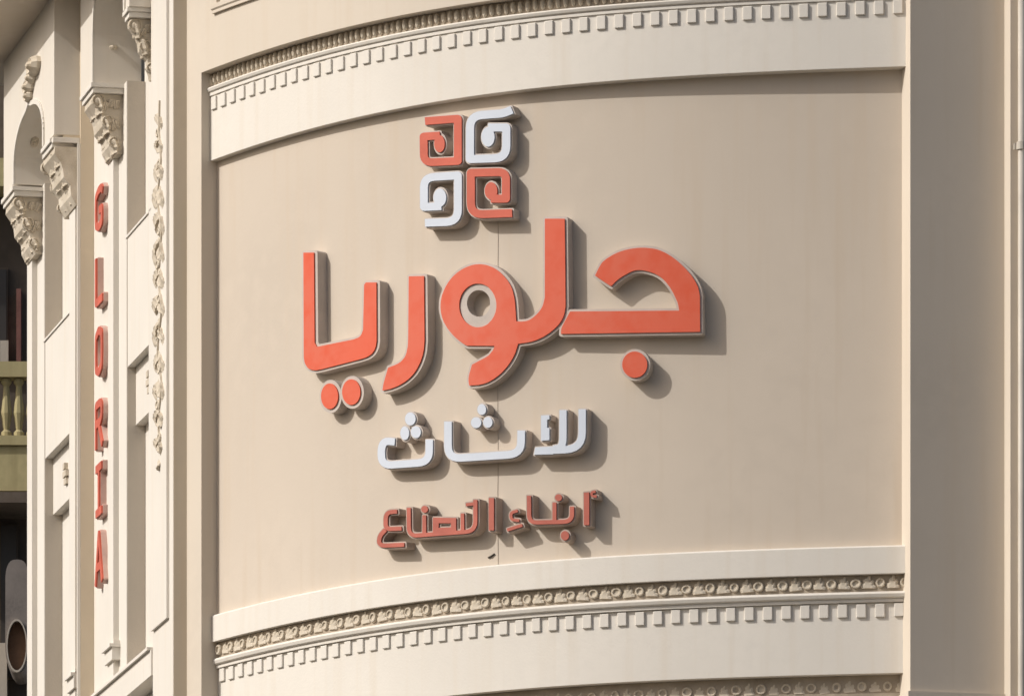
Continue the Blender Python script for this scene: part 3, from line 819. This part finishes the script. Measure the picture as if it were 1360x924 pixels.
nbox('cornice', M['olive'], nb, -430, 70, 225, 262, ND_ - 90, ND_ - .6)
bal = nbox('balcony', M['olive'], nb, -160, 50, 613, 672, ND_ - 150, ND_ - .7)
nbox('rail', M['olive'], bal, -162, 52, 503, 523, ND_ - 156, ND_ - 120)
nbox('bottom_rail', M['olive'], bal, -162, 52, 600, 612.5, ND_ - 156, ND_ - 118)
BALM = lathe_mesh('baluster', [(3, 0), (9, 1), (9, 8), (5, 12), (10, 40), (6, 70), (5, 86), (9, 92), (9, 98)], 10, M['olive'])
for v_ in BALM.vertices: v_.co = Vector((v_.co.x, v_.co.z, v_.co.y))
for k in range(13):
    shared('baluster', BALM, bal, W(nx_(-150 + 16.5 * k), ND_ - 138, nz_(600)), (Vector((1, 0, 0)), Vector((0, 1, 0)), Vector((0, 0, 1))))
nbox('slab', M['brown'], nb, -165, 55, 676, 690, ND_ - 170, ND_ - .8)
nbox('low_panel', M['grey_beige'], nb, -60, 11, 858, 990, ND_ - 40, ND_ - 14.6)
# barrel awning on the neighbour
aw = thing('barrel_awning', W(nx_(24), ND_ - 60, nz_(905)), 'grey rounded awning with pale rim and russet lining at the lower left edge', 'awning')
def ring_solid(name, m, outer, inner, d0, d1):
    """outline (and optional hole) in the awning's front plane, given thickness"""
    mb = MB(); k = len(outer)
    if inner is None:
        v = [W(nx_(x), d, nz_(y)) for d in (d0, d1) for x, y in outer]
        mb.add(v, [tuple(range(k)), tuple(reversed(range(k, 2 * k)))] + [(i, (i + 1) % k, (i + 1) % k + k, i + k) for i in range(k)])
    else:
        v = [W(nx_(x), d, nz_(y)) for d in (d0, d1) for q in (outer, inner) for x, y in q]; f = []
        for i in range(k):
            j = (i + 1) % k
            f += [(i, j, j + k, i + k), (i + 2 * k, i + 3 * k, j + 3 * k, j + 2 * k), (i, i + 2 * k, j + 2 * k, j), (i + k, j + k, j + 3 * k, i + 3 * k)]
        mb.add(v, f)
    return mb.build(name, m, aw)
def ellipse(cx, cy, rx, ry, K=28): return [(cx + rx * math.cos(2 * math.pi * k / K), cy + ry * math.sin(2 * math.pi * k / K)) for k in range(K)]
cap_out = []
for k in range(28):
    a_ = 2 * math.pi * k / 28; c_, s_ = math.cos(a_), math.sin(a_)
    cap_out.append((29.5 + 15.5 * math.copysign(abs(c_) ** .7, c_), (874 + 37 * s_) if s_ >= 0 else (796 + 34 * math.copysign(abs(s_) ** .7, s_))))
ring_solid('cover', M['grey'], cap_out, ellipse(29.5, 876, 12.6, 33), ND_ - 150, ND_ - 20)
ring_solid('rim', M['grey_beige'], ellipse(29.5, 876, 13.8, 35), ellipse(29.5, 876, 12.2, 32.4), ND_ - 158, ND_ - 150.5)
ring_solid('lining', M['russet'], ellipse(29.5, 876, 12.5, 32.9), None, ND_ - 138, ND_ - 30)
